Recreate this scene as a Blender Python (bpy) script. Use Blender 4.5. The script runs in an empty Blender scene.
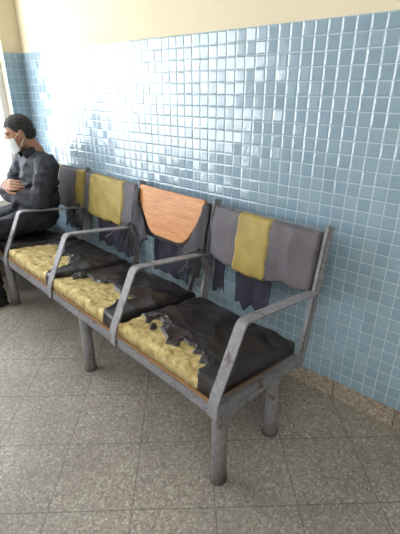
import bpy, bmesh, math, random
from mathutils import Vector, Matrix, noise, Euler
random.seed(4)
S=bpy.context.scene
COL=S.collection
D=math.radians

# ---------------------------------------------------------------- helpers
def link(o,parent=None):
    COL.objects.link(o)
    if parent: o.parent=parent
    return o
def empty(name,loc=(0,0,0),rot=(0,0,0),parent=None):
    e=bpy.data.objects.new(name,None); e.empty_display_size=.1
    e.location=loc; e.rotation_euler=rot
    return link(e,parent)
def obj(name,me,parent=None,mats=(),smooth=False,angle=None):
    for m in mats: me.materials.append(m)
    if smooth:
        for p in me.polygons: p.use_smooth=True
    return link(bpy.data.objects.new(name,me),parent)
def bm_obj(name,bm,parent=None,mats=(),smooth=False):
    me=bpy.data.meshes.new(name)
    bmesh.ops.recalc_face_normals(bm,faces=bm.faces[:])
    bm.to_mesh(me); bm.free()
    return obj(name,me,parent,mats,smooth)
def add_box(bm,lo,hi,mi=0,M=None):
    r=bmesh.ops.create_cube(bm,size=1)
    for v in r['verts']:
        v.co=Vector([lo[i]+(v.co[i]+.5)*(hi[i]-lo[i]) for i in range(3)])
        if M: v.co=M@v.co
    fs=set(f for v in r['verts'] for f in v.link_faces)
    for f in fs: f.material_index=mi
    return r['verts']
def box(name,lo,hi,mat,parent=None,bevel=0,seg=2):
    bm=bmesh.new(); add_box(bm,lo,hi)
    if bevel: bmesh.ops.bevel(bm,geom=bm.edges[:],offset=bevel,segments=seg,affect='EDGES')
    return bm_obj(name,bm,parent,[mat])
def add_cyl(bm,p0,p1,r0,r1=None,seg=24,caps=True):
    p0=Vector(p0);p1=Vector(p1); r1=r0 if r1 is None else r1
    L=(p1-p0).length
    M=Matrix.Translation((p0+p1)/2)@(p1-p0).to_track_quat('Z','Y').to_matrix().to_4x4()
    return bmesh.ops.create_cone(bm,cap_ends=caps,segments=seg,radius1=r0,radius2=r1,depth=L,matrix=M)['verts']

# ---------------------------------------------------------------- node helper
class N:
    def __init__(s,name):
        s.m=bpy.data.materials.new(name); s.m.use_nodes=True
        s.t=s.m.node_tree; s.n=s.t.nodes; s.l=s.t.links
        s.b=s.n['Principled BSDF']
    def node(s,t,**k):
        n=s.n.new(t)
        for a,v in k.items(): setattr(n,a,v)
        return n
    def set(s,inp,v):
        if hasattr(v,'is_output') or isinstance(v,bpy.types.NodeSocket): s.l.new(v,inp)
        else: inp.default_value=v
    def math(s,op,a,b=0,c=None,clamp=False):
        n=s.node('ShaderNodeMath',operation=op,use_clamp=clamp)
        s.set(n.inputs[0],a); s.set(n.inputs[1],b)
        if c is not None: s.set(n.inputs[2],c)
        return n.outputs[0]
    def pos(s):
        g=s.node('ShaderNodeTexCoord'); return g.outputs['Object']
    def wpos(s):
        return s.node('ShaderNodeNewGeometry').outputs['Position']
    def noise(s,vec,scale,detail=3,rough=.55,dist=0):
        n=s.node('ShaderNodeTexNoise'); n.inputs['Scale'].default_value=scale
        n.inputs['Detail'].default_value=detail; n.inputs['Roughness'].default_value=rough
        n.inputs['Distortion'].default_value=dist
        s.l.new(vec,n.inputs['Vector']); return n.outputs['Fac']
    def ramp(s,fac,stops):
        n=s.node('ShaderNodeValToRGB'); e=n.color_ramp.elements
        while len(e)<len(stops): e.new(.5)
        for i,(p,c) in enumerate(stops):
            e[i].position=p; e[i].color=(c if isinstance(c,tuple) else (c,c,c))+(1,)
        s.l.new(fac,n.inputs[0]); return n.outputs[0]
    def mix(s,f,a,b,mode='MIX'):
        n=s.node('ShaderNodeMix',data_type='RGBA',blend_type=mode)
        s.set(n.inputs[0],f)
        for i,v in ((6,a),(7,b)):
            if isinstance(v,tuple): v=v+(1,) if len(v)==3 else v
            s.set(n.inputs[i],v)
        return n.outputs[2]
    def bump(s,h,strength=.3,dist=.01):
        n=s.node('ShaderNodeBump'); n.inputs['Strength'].default_value=strength
        n.inputs['Distance'].default_value=dist; s.l.new(h,n.inputs['Height']); s.l.new(n.outputs[0],s.b.inputs['Normal']); return n
    def base(s,c): s.set(s.b.inputs['Base Color'],c if not isinstance(c,tuple) else c+(1,))
    def p(s,**k):
        for a,v in k.items(): s.set(s.b.inputs[a.replace('_',' ')],v)
def srgb(r,g,b):
    f=lambda c:(c/255/12.92 if c/255<=.04045 else ((c/255+.055)/1.055)**2.4)
    return (f(r),f(g),f(b))

def simple(name,col,rough=.6,metal=0,var=.25,scale=20,bump=.2,bscale=150,bd=.002):
    n=N(name); p=n.pos()
    f=n.noise(p,scale,4)
    dark=tuple(c*(1-var) for c in col); lite=tuple(min(1,c*(1+var)) for c in col)
    n.base(n.ramp(f,[(.3,dark),(.7,lite)]))
    n.p(Roughness=rough,Metallic=metal)
    if bump: n.bump(n.noise(p,bscale,3),bump,bd)
    return n.m

# ---------------------------------------------------------------- materials
TP=.0555
def tile_mat(name,ax):
    n=N(name); p=n.wpos()
    sp=n.node('ShaderNodeSeparateXYZ'); n.l.new(p,sp.inputs[0])
    a=n.math('DIVIDE',sp.outputs[ax],TP); b=n.math('DIVIDE',n.math('SUBTRACT',sp.outputs[2],.035),TP)
    fa=n.math('FRACT',a); fb=n.math('FRACT',b)
    ea=n.math('MINIMUM',fa,n.math('SUBTRACT',1,fa)); eb=n.math('MINIMUM',fb,n.math('SUBTRACT',1,fb))
    e=n.math('MINIMUM',ea,eb)
    cv=n.node('ShaderNodeCombineXYZ'); n.l.new(n.math('FLOOR',a),cv.inputs[0]); n.l.new(n.math('FLOOR',b),cv.inputs[1])
    wn=n.node('ShaderNodeTexWhiteNoise'); n.l.new(cv.outputs[0],wn.inputs['Vector'])
    tint=n.ramp(wn.outputs['Value'],[(0,srgb(130,156,172)),(.5,srgb(136,163,179)),(1,srgb(143,169,185))])
    mot=n.noise(p,3,3)
    tint=n.mix(n.math('MULTIPLY',mot,.25),tint,srgb(150,172,184))
    g=n.math('GREATER_THAN',e,.038)
    n.base(n.mix(g,srgb(172,189,198),tint))
    n.set(n.b.inputs['Roughness'],n.math('MULTIPLY_ADD',g,-.47,.68))
    n.p(Specular_IOR_Level=.8,Coat_Weight=.85,Coat_Roughness=.15)
    h=n.math('MULTIPLY',n.math('MINIMUM',e,.14),7.0)
    h=n.math('POWER',h,.6)
    h=n.math('ADD',h,n.math('MULTIPLY',n.noise(p,22,2),.7))
    bp=n.node('ShaderNodeBump'); bp.inputs['Strength'].default_value=.55; bp.inputs['Distance'].default_value=.004
    n.l.new(h,bp.inputs['Height'])
    vs=n.node('ShaderNodeVectorMath',operation='SUBTRACT'); n.l.new(wn.outputs['Color'],vs.inputs[0]); vs.inputs[1].default_value=(.5,.5,.5)
    vm=n.node('ShaderNodeVectorMath',operation='SCALE'); n.l.new(vs.outputs[0],vm.inputs[0]); vm.inputs['Scale'].default_value=.12
    va=n.node('ShaderNodeVectorMath',operation='ADD'); n.l.new(bp.outputs[0],va.inputs[0]); n.l.new(vm.outputs[0],va.inputs[1])
    vn=n.node('ShaderNodeVectorMath',operation='NORMALIZE'); n.l.new(va.outputs[0],vn.inputs[0])
    n.l.new(vn.outputs[0],n.b.inputs['Normal']); n.l.new(vn.outputs[0],n.b.inputs['Coat Normal'])
    return n.m
CAM=Vector((0,-1.676,1.45))
def floor_mat():
    n=N('terrazzo_floor'); p=n.wpos()
    sp=n.node('ShaderNodeSeparateXYZ'); n.l.new(p,sp.inputs[0])
    A=D(46.2); F=(-math.cos(A),math.sin(A)); R=(math.sin(A),math.cos(A)); T=.315
    def coord(d,c):
        v=n.math('ADD',n.math('MULTIPLY',sp.outputs[0],d[0]),n.math('MULTIPLY',sp.outputs[1],d[1]))
        return n.math('DIVIDE',n.math('ADD',v,c),T)
    a=coord(F,-(CAM.x*F[0]+CAM.y*F[1])-1.012); b=coord(R,-(CAM.x*R[0]+CAM.y*R[1])+.225)
    fa=n.math('FRACT',a); fb=n.math('FRACT',b)
    e=n.math('MINIMUM',n.math('MINIMUM',fa,n.math('SUBTRACT',1,fa)),n.math('MINIMUM',fb,n.math('SUBTRACT',1,fb)))
    cv=n.node('ShaderNodeCombineXYZ'); n.l.new(n.math('FLOOR',a),cv.inputs[0]); n.l.new(n.math('FLOOR',b),cv.inputs[1])
    wn=n.node('ShaderNodeTexWhiteNoise'); n.l.new(cv.outputs[0],wn.inputs['Vector'])
    vo=n.node('ShaderNodeTexVoronoi'); vo.inputs['Scale'].default_value=120; n.l.new(p,vo.inputs['Vector'])
    w2=n.node('ShaderNodeTexWhiteNoise'); n.l.new(vo.outputs['Color'],w2.inputs['Vector'])
    chips=n.ramp(w2.outputs['Value'],[(0,srgb(88,80,73)),(.25,srgb(128,119,110)),(.62,srgb(148,140,130)),(.85,srgb(170,162,150)),(1,srgb(204,196,183))])
    fine=n.noise(p,260,2)
    c=n.mix(n.ramp(fine,[(.45,0.0),(.6,.5)]),chips,srgb(132,124,114))
    c=n.mix(.35,c,srgb(142,134,124))
    c=n.mix(n.math('MULTIPLY',wn.outputs['Value'],.2),c,srgb(108,101,94))
    dirt=n.noise(p,2.2,5,.6)
    c=n.mix(n.ramp(dirt,[(.42,.0),(.7,.45)]),c,srgb(100,92,84))
    g=n.math('LESS_THAN',e,.008)
    c=n.mix(n.math('MULTIPLY',g,.6),c,srgb(80,73,68))
    n.base(c); n.set(n.b.inputs['Roughness'],n.math('MULTIPLY_ADD',dirt,.3,.38))
    n.bump(n.math('SUBTRACT',1,g),.25,.002)
    return n.m
def skirt_mat():
    n=N('terrazzo_skirting'); p=n.wpos()
    vo=n.node('ShaderNodeTexVoronoi'); vo.inputs['Scale'].default_value=120; n.l.new(p,vo.inputs['Vector'])
    w2=n.node('ShaderNodeTexWhiteNoise'); n.l.new(vo.outputs['Color'],w2.inputs['Vector'])
    c=n.ramp(w2.outputs['Value'],[(0,srgb(122,108,96)),(.6,srgb(152,138,124)),(1,srgb(178,168,152))])
    sp=n.node('ShaderNodeSeparateXYZ'); n.l.new(p,sp.inputs[0])
    f=n.math('FRACT',n.math('DIVIDE',n.math('ADD',sp.outputs[0],sp.outputs[1]),.3))
    n.base(n.mix(n.math('LESS_THAN',f,.015),c,srgb(70,64,60))); n.p(Roughness=.5)
    return n.m
def wood_mat(name,c1,c2,axis_scale=(2,30,30)):
    n=N(name); mp=n.node('ShaderNodeMapping'); mp.inputs['Scale'].default_value=axis_scale
    n.l.new(n.pos(),mp.inputs[0])
    f=n.noise(mp.outputs[0],2.2,5,.6,1.2)
    n.base(n.ramp(f,[(.3,c1),(.7,c2)])); n.p(Roughness=.45); n.bump(f,.15,.002)
    return n.m
def metal_mat(name,rusty=.5):
    n=N(name); p=n.wpos()
    f=n.noise(p,14,6,.7); f2=n.noise(p,60,4); f3=n.noise(p,5,4)
    base=n.ramp(f2,[(.3,srgb(118,117,122)),(.7,srgb(146,145,150))])
    base=n.mix(n.ramp(f3,[(.4,0.0),(.65,.5)]),base,srgb(98,95,97))
    c=n.mix(n.ramp(f,[(.56,0.0),(.63,rusty)]),base,srgb(76,58,48))
    sp=n.node('ShaderNodeSeparateXYZ'); n.l.new(p,sp.inputs[0])
    low=n.math('MULTIPLY',n.math('SUBTRACT',1,n.math('DIVIDE',sp.outputs[2],.16),clamp=True),f,clamp=True)
    c=n.mix(n.math('MULTIPLY',low,1.6,clamp=True),c,srgb(64,47,38))
    n.base(c); n.p(Roughness=.55,Metallic=.05); n.bump(f2,.12,.002)
    return n.m

m_tile_b=tile_mat('blue_mosaic_back',0); m_tile_l=tile_mat('blue_mosaic_left',1)
m_floor=floor_mat(); m_skirt=skirt_mat()
m_cream=simple('cream_plaster',srgb(224,213,184),.85,var=.05,scale=2,bump=.15,bscale=60)
m_white=simple('white_ceiling_paint',srgb(212,214,210),.9,var=.04,scale=2,bump=.1)
m_frame=simple('white_window_frame',srgb(225,228,230),.4,var=.04,bump=0)
m_metal=metal_mat('worn_grey_steel',.75)
m_ply=wood_mat('plywood_edge',srgb(118,84,54),srgb(156,114,74))
m_wood=wood_mat('orange_wood_panel',srgb(172,110,58),srgb(206,146,88),(3,1,26))
m_black=simple('black_vinyl_cover',srgb(42,38,40),.32,var=.35,scale=14,bump=.3,bscale=40,bd=.006)
m_grey=simple('grey_canvas',srgb(92,87,93),.7,var=.15,scale=9,bump=.3,bscale=220)
m_dgrey=simple('dark_grey_cloth',srgb(60,57,63),.8,var=.2,scale=10,bump=.3,bscale=200)
m_must=simple('mustard_vinyl',srgb(154,134,68),.6,var=.16,scale=12,bump=.3,bscale=90)
m_navy=simple('navy_cloth_scrap',srgb(40,40,56),.85,var=.25,scale=14,bump=.3,bscale=200)
def foam():
    n=N('torn_yellow_foam'); p=n.pos()
    f=n.noise(p,24,5,.65)
    c=n.ramp(f,[(.3,srgb(122,104,62)),(.43,srgb(166,145,90)),(.58,srgb(190,172,120)),(.72,srgb(214,203,168))])
    n.base(n.mix(n.ramp(n.noise(p,9,3),[(.5,0.0),(.7,.5)]),c,srgb(144,122,72)))
    n.p(Roughness=.95); n.bump(n.noise(p,120,3,.6),.5,.003); return n.m
m_foam=foam()
m_jacket=simple('dark_navy_jacket',srgb(40,43,52),.75,var=.15,scale=6,bump=.3,bscale=30,bd=.006)
m_trous=simple('black_trousers',srgb(34,33,38),.85,var=.15,scale=8,bump=.3,bscale=40,bd=.004)
m_skin=simple('skin',srgb(158,116,92),.55,var=.08,scale=20,bump=.1,bscale=200,bd=.001)
m_hair=simple('black_hair',srgb(34,30,29),.7,var=.4,scale=60,bump=.8,bscale=140,bd=.006)
m_mask=simple('white_face_mask',srgb(215,222,222),.8,var=.03,bump=.1)
m_eye=simple('eye_white',srgb(220,215,210),.2,var=.02,bump=0)
m_iris=simple('iris_dark',srgb(30,20,15),.2,var=.02,bump=0)
m_shoe=simple('black_shoe',srgb(30,28,28),.4,var=.1,bump=0)
gl=N('window_glass'); gl.p(Roughness=0.02,Alpha=.08); gl.base((.9,.95,.95)); m_glass=gl.m

# ---------------------------------------------------------------- room
XL=-3.36; XR=3.2; YF=-6.0; ZC=3.0; TZ=1.70
box('floor',(XL-.2,YF-.2,-.1),(XR+.2,.2,0),m_floor)
box('ceiling',(XL-.2,YF-.2,ZC),(XR+.2,.2,ZC+.12),m_white)
wb=box('wall_back',(XL-.2,.0,0),(XR+.2,.15,ZC),m_cream)
box('tile_cladding',(XL,-.008,.09),(XR,.0005,TZ),m_tile_b,wb)
WY0,WY1,WZ0,WZ1=-3.4,-.15,.55,2.45
bm=bmesh.new()
add_box(bm,(XL-.2,WY1,0),(XL,0,ZC)); add_box(bm,(XL-.2,YF,0),(XL,WY0,ZC))
add_box(bm,(XL-.2,WY0,0),(XL,WY1,WZ0)); add_box(bm,(XL-.2,WY0,WZ1),(XL,WY1,ZC))
wl=bm_obj('wall_left',bm,None,[m_cream])
bm=bmesh.new()
add_box(bm,(XL-.0005,WY1,.09),(XL+.008,-.008,TZ)); add_box(bm,(XL-.0005,YF,.09),(XL+.008,WY0,TZ)); add_box(bm,(XL-.0005,WY0,.09),(XL+.008,WY1,WZ0))
bm_obj('tile_cladding_left',bm,wl,[m_tile_l])
wr=box('wall_right',(XR,YF,0),(XR+.15,0,ZC),m_cream)
bm=bmesh.new()
add_box(bm,(XL-.2,YF-.15,0),(XR+.2,YF,.9)); add_box(bm,(XL-.2,YF-.15,2.4),(XR+.2,YF,ZC))
add_box(bm,(XL-.2,YF-.15,.9),(.4,YF,2.4)); add_box(bm,(2.6,YF-.15,.9),(XR+.2,YF,2.4))
bm_obj('wall_front',bm,None,[m_cream])
def window(name,axis,fixed,a0,a1,z0,z1,nm):
    bm=bmesh.new()
    def bx(lo_a,hi_a,lo_z,hi_z,t=.03,mi=0):
        if axis=='y': add_box(bm,(fixed-t,lo_a,lo_z),(fixed+t,hi_a,hi_z),mi)
        else: add_box(bm,(lo_a,fixed-t,lo_z),(hi_a,fixed+t,hi_z),mi)
    w=.05
    bx(a0,a1,z0,z0+w); bx(a0,a1,z1-w,z1); bx(a0,a0+w,z0,z1); bx(a1-w,a1,z0,z1)
    for i in range(1,nm):
        c=a0+(a1-a0)*i/nm; bx(c-.025,c+.025,z0,z1,.025)
    bx(a0+w,a1-w,z0+w,z1-w,.003,1)
    bm_obj(name,bm,None,[m_frame,m_glass])
window('window_1','y',XL-.1,WY0,WY1,WZ0,WZ1,3)
window('added_fill_window','x',YF-.07,.4,2.6,.9,2.4,3)  # unseen window behind the camera, added to let in fill light
bm=bmesh.new(); vs=add_box(bm,(XL,-.022,0),(XR,.0,.09)); bmesh.ops.bevel(bm,geom=[e for e in bm.edges if all(v.co.z>.08 and v.co.y<-.01 for v in e.verts)],offset=.006,segments=2,affect='EDGES')
bm_obj('baseboard_back',bm,None,[m_skirt])
box('baseboard_left',(XL,YF,0),(XL+.02,-.022,.09),m_skirt)

def fill_fixture(loc,e):  # unseen overhead area lamp with a housing, added as fill light
    r=empty('added_fill_light',loc)
    box('fill_housing',(-.6,-.1,-.06),(.6,.1,0),m_frame,r,.01)
    L=bpy.data.lights.new('fill_area_light','AREA'); L.shape='RECTANGLE'; L.size=1.15; L.size_y=.16; L.energy=e; L.color=(.97,.98,1)
    o=bpy.data.objects.new('fill_area_light',L); o.location=(0,0,-.07); link(o,r)
fill_fixture((-.6,-3.0,ZC),30); fill_fixture((1.6,-2.2,ZC),24)

# ---------------------------------------------------------------- bench
PH=-3.5
BO=Vector((-.703,-.80,0))
bench=empty('waiting_room_bench',BO,(0,0,D(PH)))
P=.645; NS=4; LEN=P*NS
def seatz(y): return .405-.125*y
def round_path(pts,r=.03,seg=6):
    pts=[Vector(p) for p in pts]; out=[pts[0]]
    for i in range(1,len(pts)-1):
        a,b,c=pts[i-1],pts[i],pts[i+1]
        u=(a-b).normalized(); w=(c-b).normalized()
        rr=min(r,(a-b).length/2,(c-b).length/2)
        p0=b+u*rr; p2=b+w*rr
        for k in range(seg+1):
            t=k/seg; out.append(p0*(1-t)**2+b*2*t*(1-t)+p2*t*t)
    out.append(pts[-1]); return out
def add_strip(bm,pts,wdir,width,thick,mi=0):
    wdir=Vector(wdir).normalized(); rings=[]
    for i,p in enumerate(pts):
        a=pts[max(0,i-1)]; b=pts[min(len(pts)-1,i+1)]
        t=(b-a).normalized(); nrm=t.cross(wdir).normalized()
        rings.append([bm.verts.new(p+wdir*width/2*sx+nrm*thick/2*sy) for sx,sy in((-1,-1),(1,-1),(1,1),(-1,1))])
    for i in range(len(rings)-1):
        for k in range(4):
            f=bm.faces.new((rings[i][k],rings[i][(k+1)%4],rings[i+1][(k+1)%4],rings[i+1][k])); f.material_index=mi
    bm.faces.new(rings[0][::-1]).material_index=mi; bm.faces.new(rings[-1]).material_index=mi
for i in range(NS+1):
    x=-P*i
    bm=bmesh.new()
    pts=round_path([(x,-.026,.36),(x,-.022,.425),(x,.12,.705),(x,.61,.640)],.03,7)
    add_strip(bm,pts,(1,0,0),.046,.008)
    bm_obj('armrest_%d'%(i+1),bm,bench,[m_metal])
    bm=bmesh.new()
    add_strip(bm,round_path([(x,.0,seatz(0)-.03),(x,.56,seatz(.56)-.03),(x,.672,.925)],.05,6),(1,0,0),.014,.05)
    if i==0:
        add_strip(bm,round_path([(x,.556,seatz(.56)-.03),(x,.672,.925)],.05,6),(1,0,0),.034,.012)
    bm_obj('side_frame_%d'%(i+1),bm,bench,[m_metal])
bm=bmesh.new()
add_box(bm,(-LEN-.02,-.018,.352),(.022,-.010,.400)); add_box(bm,(-LEN-.02,-.018,.352),(.022,.03,.358))
add_box(bm,(-LEN-.02,.50,.30),(.022,.54,.34))
add_box(bm,(-LEN-.02,.655,.868),(.02,.668,.90)); add_box(bm,(-LEN-.02,.628,.70),(.02,.641,.73))
bm_obj('rails',bm,bench,[m_metal])
bm=bmesh.new()
for lx in (0,-.99,-2.05):
    add_cyl(bm,(lx-.005,.02,0),(lx-.005,.02,.365),.030); add_cyl(bm,(lx-.005,.366,0),(lx-.005,.366,.33),.030)
    add_box(bm,(lx-.03,.0,.325),(lx+.02,.5,.350))
    for yy in (.02,.366):
        add_cyl(bm,(lx-.005,yy,0),(lx-.005,yy,.007),.036)
bm_obj('legs',bm,bench,[m_metal])

def hf_mesh(name,w,d,t,r,disp,matf,nx,ny,mats,sidemat,M,parent):
    bm=bmesh.new(); V=[]
    for j in range(ny+1):
        row=[]
        for i in range(nx+1):
            u=i/nx; v=j/ny
            x=(u-.5)*w; y=(v)*d
            e=min(u*w,(1-u)*w,v*d,(1-v)*d)
            h=t
            if e<r: h=t-(r-math.sqrt(max(0,r*r-(r-e)**2)))
            dx,dy,dz=disp(u,v,x,y)
            row.append(bm.verts.new((x+dx,y+dy,h+dz)))
        V.append(row)
    for j in range(ny):
        for i in range(nx):
            f=bm.faces.new((V[j][i],V[j][i+1],V[j+1][i+1],V[j+1][i])); f.material_index=matf((i+.5)/nx,(j+.5)/ny); f.smooth=True
    per=[(0,i) for i in range(nx)]+[(j,nx) for j in range(ny)]+[(ny,nx-i) for i in range(nx)]+[(ny-j,0) for j in range(ny)]
    top=[V[a][b] for a,b in per]; bot=[bm.verts.new((v.co.x,v.co.y,0)) for v in top]
    n=len(top)
    for k in range(n):
        a,b=per[k]; f=bm.faces.new((top[k],bot[k],bot[(k+1)%n],top[(k+1)%n])); f.material_index=sidemat(b/nx,a/ny); f.smooth=True
    bm.faces.new(bot[::-1]).material_index=0
    bm.transform(M)
    return bm_obj(name,bm,parent,mats)
def nz(x,y,z,s): return noise.noise(Vector((x*s,y*s,z*s)))
def sst(a,b,x):
    t=min(1,max(0,(x-a)/(b-a))); return t*t*(3-2*t)

def seat(k,name,bfun):
    sd=k*7.37+1.1; w=P-.035; d=.535
    def mask(u,v):
        b=bfun(u)
        x,y=u*w,v*d
        return b-v+.16*noise.noise(Vector((x*9,y*9,sd)))+.12*noise.noise(Vector((x*24,y*24,sd+5)))
    def disp(u,v,x,y):
        pil=.012*math.sin(math.pi*u)*math.sin(math.pi*min(1,v))
        m=mask(u,v); xx=u*w
        fo=-.010+.008*noise.noise(Vector((x*14,y*14,sd+2)))+.005*noise.noise(Vector((x*40,y*40,sd+2)))
        cr=.007*math.exp(min(0,m)*12)*(1+.8*noise.noise(Vector((x*16,y*16,sd))))
        rg=1-abs(noise.noise(Vector((x*6+y*3,y*10,sd+4))))*2
        co=cr+.008*noise.noise(Vector((x*9,y*9,sd)))+.007*(rg-.6)
        t=sst(-.008,.014,m)
        return (0,0,pil*(1-.3*t)+co*(1-t)+fo*t)
    isf=lambda u,v:mask(u,v)>.010
    matf=lambda u,v:1 if isf(u,v) else 0
    sm=lambda u,v:1 if (v<.5 and isf(u,v)) else 0
    ang=-math.atan(.125)
    M=Matrix.Translation((-P*(k+.5),-.008,.416))@Matrix.Rotation(ang,4,'X')
    hf_mesh(name,w,d,.070,.022,disp,matf,260,230,[m_black,m_foam],sm,M,bench)
    bm=bmesh.new(); add_box(bm,(-w/2+.005,-.006,-.013),(w/2-.005,d-.02,-.001))
    bm.transform(M); bm_obj('plywood_base_%d'%(k+1),bm,bench,[m_ply])
def fall(u,a): return -max(0,(u-a))*6
def bA(u): return .27-.20*u+fall(u,.86)
def bB(u): return .22+.16*math.sin(u*3.0)+fall(u,.80)
def bC(u): return .56-.26*u+fall(u,.86)
seat(0,'seat_cushion_1',bA); seat(1,'seat_cushion_2',bB); seat(2,'seat_cushion_3',bC); seat(3,'seat_cushion_4',lambda u:.3+fall(u,.7))

LEAN=math.atan(.112/.60)
def backM(xc,z0,off=0):
    y=.560+(z0-.33)*.187+off
    return Matrix.Translation((xc,y,z0))@Matrix.Rotation(D(90)-LEAN,4,'X')
def pad(k,name,b0,b1,m0,m1,m2,z0=.628,h=.275,t=.036):
    w=P-.03; sd=k*3.1+20
    def band(u,v):
        uu=u+.014*nz(u,v,sd,3)+.006*nz(u,v,sd,14)
        return 1 if b0<uu<b1 else (0 if uu<=b0 else 2)
    def disp(u,v,x,y):
        pil=.012*math.sin(math.pi*u)**.6*math.sin(math.pi*v)**.6
        uu=u+.014*nz(u,v,sd,3)
        r=.006*sst(b0-.005,b0+.015,uu)*(1-sst(b1-.015,b1+.005,uu))
        rg=1-abs(noise.noise(Vector((x*9+y*5,y*4,sd))))*2.2
        wr=.007*nz(x,y,sd,9)+.008*(rg-.5)
        low=(1-v)**3
        sag=low*(-.014*math.sin(math.pi*u)+.022*noise.noise(Vector((x*9,sd,0)))+.006*noise.noise(Vector((x*30,sd,0)))-r*2)
        return (.008*nz(0,y,sd,14) if u<.02 or u>.98 else 0,sag+.006*nz(x,0,sd,7)*v,pil+wr+r)
    hf_mesh(name,w,h,t,.018,disp,band,160,70,[m0,m1,m2],lambda u,v:band(u,v),backM(-P*(k+.5),z0,-.0),bench)
pad(0,'backrest_1',.30,.61,m_grey,m_must,m_grey)
pad(2,'backrest_3',.14,.80,m_grey,m_must,m_grey)
pad(3,'backrest_4',.45,.86,m_must,m_grey,m_must)
k=1; xc=-P*1.5
def cloth(name,outline,mat,M,thick=.004,amp=.006,sd=0,res=.012):
    bm=bmesh.new()
    vs=[bm.verts.new((x,y,0)) for x,y in outline]; bm.faces.new(vs)
    bmesh.ops.triangulate(bm,faces=bm.faces[:])
    for _ in range(5):
        es=[e for e in bm.edges if e.calc_length()>res*1.8]
        if not es: break
        bmesh.ops.subdivide_edges(bm,edges=es,cuts=1); bmesh.ops.triangulate(bm,faces=[f for f in bm.faces if len(f.verts)>3])
    for v in bm.verts:
        x,y=v.co.x,v.co.y
        v.co.z+=amp*nz(x,y*.5,sd,16)*1.6+amp*.5*nz(x,y,sd,45)
    bm.transform(M)
    o=bm_obj(name,bm,bench,[mat],smooth=True)
    s=o.modifiers.new('thickness','SOLIDIFY'); s.thickness=thick; s.use_even_offset=False; s.offset=0
    return o
def board(name,outline,t,mat,M):
    bm=bmesh.new(); vs=[bm.verts.new((x,y,0)) for x,y in outline]; f=bm.faces.new(vs)
    r=bmesh.ops.extrude_face_region(bm,geom=[f]); 
    for v in [g for g in r['geom'] if isinstance(g,bmesh.types.BMVert)]: v.co.z+=t
    bmesh.ops.bevel(bm,geom=[e for e in bm.edges if abs(e.verts[0].co.z-t)<1e-5 and abs(e.verts[1].co.z-t)<1e-5],offset=.004,segments=2,affect='EDGES')
    bm.transform(M); return bm_obj(name,bm,bench,[mat])
ol=[(-.285,.287),(-.292,.27),(-.28,.19),(-.18,.050),(-.15,.025),(-.11,.012),(.10,.012),(.145,.025),(.18,.055),(.262,.19),(.277,.27),(.270,.287)]
board('backrest_wood_panel',ol,.014,m_wood,backM(xc,.63,-.026))
cloth('torn_cover_back',[(-.30,.27),(-.29,-.01),(-.1,-.02),(.1,-.015),(.28,-.01),(.30,.27)],m_dgrey,backM(xc,.63,-.012),.008,.004,3)
cloth('torn_cover_left',[(-.315,.275),(-.28,.262),(-.265,.17),(-.20,.07),(-.16,-.03),(-.20,-.04),(-.22,-.10),(-.245,-.045),(-.275,-.13),(-.31,-.10),(-.325,.05)],m_dgrey,backM(xc,.63,-.05),.004,.010,5)
cloth('torn_cover_right',[(.318,.28),(.275,.268),(.255,.18),(.20,.075),(.15,-.02),(.20,-.035),(.215,-.10),(.25,-.03),(.28,-.13),(.31,-.09),(.322,.04)],m_dgrey,backM(xc,.63,-.05),.004,.010,9)
def scrap(k,x0,x1,zt,zb,sd,mat=m_navy,off=.0):
    n=6; top=[(x0,zt),(x1,zt)]
    b=[(x1-(x1-x0)*i/n, zb+.03*(i%2)+.03*nz(i,sd,0,1.3)) for i in range(n+1)]
    cloth('cloth_scrap_%d'%sd,[(x,y) for x,y in [top[1]]+b+[top[0]]][::-1],mat,Matrix.Translation((0,.585+off,0))@Matrix.Rotation(D(90)-LEAN*.4,4,'X'),.003,.008,sd)
scrap(0,-.46,-.24,.66,.40,1); scrap(0,-.615,-.54,.66,.43,2)
scrap(1,-1.14,-.82,.66,.38,3); scrap(2,-1.80,-1.42,.66,.39,5); scrap(3,-2.3,-2.05,.66,.42,6)
def strips(name,origin,sd,mat=m_navy,L=.12):
    random.seed(sd); bm=bmesh.new(); o=Vector(origin)
    for a in (-2.9,-2.4,-2.0,-1.6,-1.2,-.5):
        d=Vector((math.cos(a),-.25+.2*random.random(),math.sin(a))); l=L*(.6+.8*random.random())
        pts=[o+d*l*t+Vector((0,0,-.35*l*t*t))+Vector((.012*math.sin(t*6+a),-.008,0)) for t in [q/8 for q in range(9)]]
        add_strip(bm,pts,(.5,.7,.3) if a>-1.9 else (-.4,.7,.3),.024,.003)
    bmesh.ops.create_icosphere(bm,subdivisions=2,radius=.014,matrix=Matrix.Translation(o))
    bm_obj(name,bm,bench,[mat])
strips('knotted_strap_1',(-P-.02,.55,.665),3,m_dgrey,.14); strips('knotted_strap_2',(-2*P+.0,.55,.665),8,m_dgrey,.16); strips('knotted_strap_3',(-3*P+.0,.55,.665),13,m_dgrey,.13)

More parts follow.
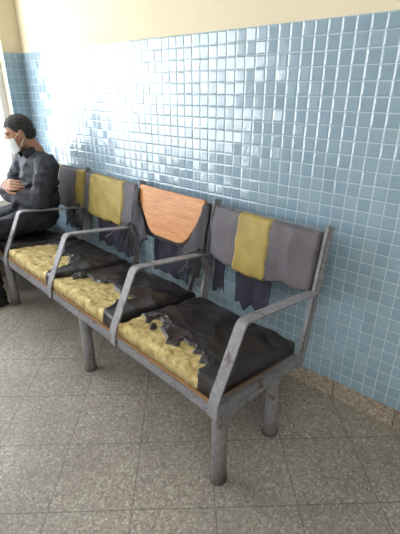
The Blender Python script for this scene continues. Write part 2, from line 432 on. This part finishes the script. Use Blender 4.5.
# ---------------------------------------------------------------- man
MX=-P*3.5+.02
man=empty('seated_man',BO+Matrix.Rotation(D(PH),3,'Z')@Vector((MX,0,0)),(0,0,D(PH)))
def ball(bm,c,r,M=None):
    r=r if isinstance(r,(tuple,list)) else (r,r,r)
    T=Matrix.Translation(c)@Matrix.Diagonal((*r,1))
    bmesh.ops.create_icosphere(bm,subdivisions=3,radius=1,matrix=T)
def bone(bm,p0,p1,r0,r1):
    t=bmesh.new(); a=p0;b=p1
    for c,r in((p0,r0),(p1,r1)): bmesh.ops.create_icosphere(t,subdivisions=2,radius=r,matrix=Matrix.Translation(c))
    h=bmesh.ops.convex_hull(t,input=t.verts[:])
    dead=[g for g in set(h['geom_interior'])|set(h['geom_unused']) if isinstance(g,bmesh.types.BMVert) and g.is_valid]
    bmesh.ops.delete(t,geom=dead,context='VERTS')
    me=bpy.data.meshes.new('t'); t.to_mesh(me); t.free(); bm.from_mesh(me); bpy.data.meshes.remove(me)
def chain(bm,pts):
    for (p,r),(q,s) in zip(pts,pts[1:]): bone(bm,Vector(p),Vector(q),r,s)
def fuse(name,bm,voxel,smooth,parent,mats,matf=None,disp=None,keep=None):
    me=bpy.data.meshes.new('tmp'); bm.to_mesh(me); bm.free()
    o=bpy.data.objects.new('tmp',me); COL.objects.link(o)
    r=o.modifiers.new('r','REMESH'); r.mode='VOXEL'; r.voxel_size=voxel
    if smooth:
        s=o.modifiers.new('s','SMOOTH'); s.iterations=smooth; s.factor=.5
    dg=bpy.context.evaluated_depsgraph_get(); dg.update()
    nm=bpy.data.meshes.new_from_object(o.evaluated_get(dg))
    bpy.data.objects.remove(o); bpy.data.meshes.remove(me)
    nm.name=name; nm.materials.clear()
    if disp:
        ns=[v.normal.copy() for v in nm.vertices]
        for v,n in zip(nm.vertices,ns): v.co+=n*disp(v.co)
    for m in mats: nm.materials.append(m)
    if matf:
        for p in nm.polygons: p.material_index=matf(p.center)
    if keep:
        b=bmesh.new(); b.from_mesh(nm)
        bmesh.ops.delete(b,geom=[f for f in b.faces if not keep(f.calc_center_median())],context='FACES'); b.to_mesh(nm); b.free()
    for p in nm.polygons: p.use_smooth=True
    o=bpy.data.objects.new(name,nm); return link(o,parent)

bm=bmesh.new()
ball(bm,(0,.37,.585),(.175,.145,.125)); ball(bm,(0,.40,.70),(.172,.140,.15)); ball(bm,(0,.42,.84),(.185,.130,.16))
ball(bm,(0,.425,.93),(.18,.11,.09))
chain(bm,[((-.165,.42,.965),.072),((0,.42,.985),.082),((.165,.42,.965),.072)])
chain(bm,[((0,.41,.99),.07),((0,.38,1.05),.058)])
for s in (1,-1):
    sh=(.185*s,.415,.955); el=(.255*s,.285,.725)
    wr=(.0,.150,.770) if s==1 else (.055,.175,.835)
    mid=tuple((a+b)/2 for a,b in zip(sh,el))
    chain(bm,[(sh,.080),(mid,.074),(el,.064)])
    m2=tuple((a+b)/2 for a,b in zip(el,wr)); m2=(m2[0],m2[1]-.012,m2[2])
    chain(bm,[(el,.064),(m2,.056),(wr,.042)])
for s in (1,-1):
    chain(bm,[((.09*s,.36,.565),.100),((.115*s,.12,.56),.088),((.14*s,-.10,.545),.070)])
    chain(bm,[((.14*s,-.10,.545),.068),((.14*s,-.085,.36),.060),((.13*s,-.075,.10),.050)])
def ridge(x): return 1-abs(x)*2
def cdisp(c):
    a=noise.noise(Vector((c.x*7,c.y*7,c.z*15))); b=noise.noise(Vector((c.x*14+3,c.y*14,c.z*26)))
    return .014*(ridge(a)-.6)+.008*(ridge(b)-.6)
def cm(c): 
    return 0 if (c.z>.60 and c.y>.06) or (c.y>.22 and c.z>.55) else 1
fuse('clothed_body',bm,.009,4,man,[m_jacket,m_trous],cm,cdisp)
def ring(name,c,rx,ry,tube,mat,M=None,a0=0,a1=360,n=48,h=None):
    bm=bmesh.new(); pts=[]
    for i in range(n+1):
        a=D(a0+(a1-a0)*i/n); pts.append(Vector((rx*math.cos(a),ry*math.sin(a),0)))
    R=[]
    hh=h or tube
    for i,p in enumerate(pts):
        rad=p.normalized(); R.append([bm.verts.new(p+rad*tube*math.cos(t)+Vector((0,0,hh*math.sin(t)))) for t in [k*math.pi/4 for k in range(8)]])
    for i in range(n):
        for k in range(8): bm.faces.new((R[i][k],R[i+1][k],R[i+1][(k+1)%8],R[i][(k+1)%8]))
    bm.transform(Matrix.Translation(c)@(M or Matrix.Identity(4)))
    return bm_obj(name,bm,man,[mat],True)
ring('jacket_collar',(0,.382,1.050),.070,.072,.013,m_jacket,Matrix.Rotation(D(22),4,'X'),-60,240,h=.034)

for s,nm in ((1,'shoe_left'),(-1,'shoe_right')):
    bm=bmesh.new(); x=.13*s
    chain(bm,[((x,-.06,.052),.045),((x,-.16,.045),.044),((x+.01*s,-.26,.036),.034)]); ball(bm,(x,-.07,.09),(.045,.055,.04))
    add_box(bm,(x-.042,-.285,.0),(x+.044,-.02,.02))
    fuse(nm,bm,.006,4,man,[m_shoe])

def hand(name,wr,dirv,nrm,side,curl,parent):
    f=Vector(dirv).normalized(); n=Vector(nrm); n=(n-f*n.dot(f)).normalized(); s=f.cross(n)*side
    W=Vector(wr); bm=bmesh.new()
    kn=[W+f*.088+s*o for o in (.030,.010,-.010,-.029)]
    for k,r in zip(kn,(.013,.0135,.013,.012)): bone(bm,W+s*((k-W).dot(s)*.55),k,.017,r)
    lens=[(.040,.025,.020),(.045,.029,.022),(.042,.027,.021),(.033,.020,.018)]
    for k,ls,r in zip(kn,lens,(.0092,.0095,.0090,.0080)):
        p=k; a=0; pts=[(p,r+.002)]
        for q,l in enumerate(ls):
            a+=curl*(.7+.3*q); d=f*math.cos(a)-n*math.sin(a); p=p+d*l; pts.append((p,r-.0008*(q+1)))
        chain(bm,pts)
    t0=W+f*.022+s*.022; t1=t0+(f*.7+s*.65-n*.2)*.040; t2=t1+(f*.9+s*.25-n*.35)*.032; t3=t2+(f*.95-n*.3)*.024
    chain(bm,[(t0,.016),(t1,.0125),(t2,.0105),(t3,.0088)])
    fuse(name,bm,.0032,3,parent,[m_skin])
hand('hand_right',(.050,.145,.838),(1,.20,.12),(-.15,-1,.25),1,.33,man)
hand('hand_left',(-.005,.142,.772),(-1,.25,.05),(.1,-1,-.1),-1,.25,man)

head=empty('head',(0,.330,1.165),(D(20),0,D(-22)),man)
bm=bmesh.new()
ball(bm,(0,.012,.032),(.076,.094,.088)); ball(bm,(0,-.032,-.035),(.060,.060,.078)); ball(bm,(0,-.03,-.01),(.067,.062,.06))
ball(bm,(0,-.066,-.092),(.028,.024,.022)); chain(bm,[((-.045,-.01,-.07),.02),((0,-.06,-.095),.02),((.045,-.01,-.07),.02)])
chain(bm,[((0,-.092,.012),.009),((0,-.110,-.022),.013)]); ball(bm,(-.012,-.100,-.026),.009); ball(bm,(.012,-.100,-.026),.009)
chain(bm,[((-.045,-.073,.030),.011),((-.015,-.086,.026),.010)]); chain(bm,[((.045,-.073,.030),.011),((.015,-.086,.026),.010)])
chain(bm,[((-.02,-.088,-.058),.008),((0,-.094,-.056),.009),((.02,-.088,-.058),.008)])
for s in (1,-1):
    ball(bm,(.036*s,-.066,-.022),(.022,.018,.018)); ball(bm,(.032*s,-.074,.008),(.016,.012,.011))
    ball(bm,(.077*s,.012,-.005),(.010,.022,.032)); 
chain(bm,[((0,.02,-.05),.056),((0,.045,-.155),.056)])
fuse('head_skin',bm,.0042,3,head,[m_skin])
for s,nm in((1,'eye_left'),(-1,'eye_right')):
    bm=bmesh.new(); ball(bm,(.032*s,-.0765,.004),.0115); bm_obj(nm,bm,head,[m_eye],True)
    bm=bmesh.new(); ball(bm,(.032*s,-.0850,.0),(.0050,.0038,.0050)); bm_obj(nm+'_iris',bm,head,[m_iris],True)
    bm=bmesh.new(); chain(bm,[((.018*s,-.093,.034),.0028),((.034*s,-.090,.038),.003),((.050*s,-.080,.035),.0025)]); bm_obj(nm+'_brow',bm,head,[m_hair],True)
bm=bmesh.new(); ball(bm,(0,.015,.036),(.082,.099,.092)); ball(bm,(0,.05,-.01),(.070,.062,.07))
def hk(c):
    jag=.006*nz(c.x,c.y,c.z,60)
    if c.y<-.045: return c.z>.070+jag
    if c.y<-.005: return c.z>.070-(c.y+.045)/.04*.070+jag
    if c.y<.030: return c.z>.018+jag
    return c.z>-.060+jag
fuse('hair',bm,.0045,2,head,[m_hair],None,lambda c:.003*nz(c.x,c.y,c.z,60)+.003*nz(c.x,c.y,c.z,25),hk)
bm=bmesh.new(); G=[]; NA,NZ=36,22
for j in range(NZ+1):
    v=j/NZ; row=[]
    for i in range(NA+1):
        u=i/NA*2-1; a=u*D(78)
        zz=-.112+.112*v*(1-.25*abs(u)**2)+.018*abs(u)**2
        rx=.069; ry=.073+.016*math.sin(math.pi*min(1,v*1.05))*math.cos(a)+(.012*math.exp(-(u*5)**2)*v)
        pl=.0016*math.sin(v*22)*math.cos(a)
        row.append(bm.verts.new((rx*math.sin(a),-.030-(ry+pl)*math.cos(a),zz)))
    G.append(row)
for j in range(NZ):
    for i in range(NA): bm.faces.new((G[j][i],G[j][i+1],G[j+1][i+1],G[j+1][i]))
bm.normal_update(); bmesh.ops.solidify(bm,geom=bm.faces[:],thickness=.002)
bm_obj('face_mask',bm,head,[m_mask],True)
bm=bmesh.new()
for s in (1,-1):
    for z0,z1 in((-.015,.025),(-.085,-.03)):
        p=[Vector((.067*s,-.045,z0)),Vector((.074*s,-.015,(z0+z1)/2)),Vector((.084*s,.02,z1))]
        for a,b in zip(p,p[1:]): add_cyl(bm,a,b,.0016,seg=6)
bm_obj('mask_loops',bm,head,[m_mask])

# ---------------------------------------------------------------- light
w=bpy.data.worlds.new('World'); S.world=w; w.use_nodes=True
bg=w.node_tree.nodes['Background']; bg.inputs[0].default_value=(.93,.96,1,1); bg.inputs[1].default_value=9.5

# ---------------------------------------------------------------- camera
c=bpy.data.cameras.new('Camera'); c.sensor_fit='HORIZONTAL'; c.sensor_width=36; c.lens=36
cam=bpy.data.objects.new('Camera',c); COL.objects.link(cam)
A=D(48); fw=Vector((-math.cos(A)*math.cos(D(24)),math.sin(A)*math.cos(D(24)),-math.sin(D(24))))
cam.location=CAM; cam.rotation_euler=fw.to_track_quat('-Z','Y').to_euler()
c.clip_start=.05
S.camera=cam
S.view_settings.view_transform='Standard'; S.view_settings.exposure=-.15
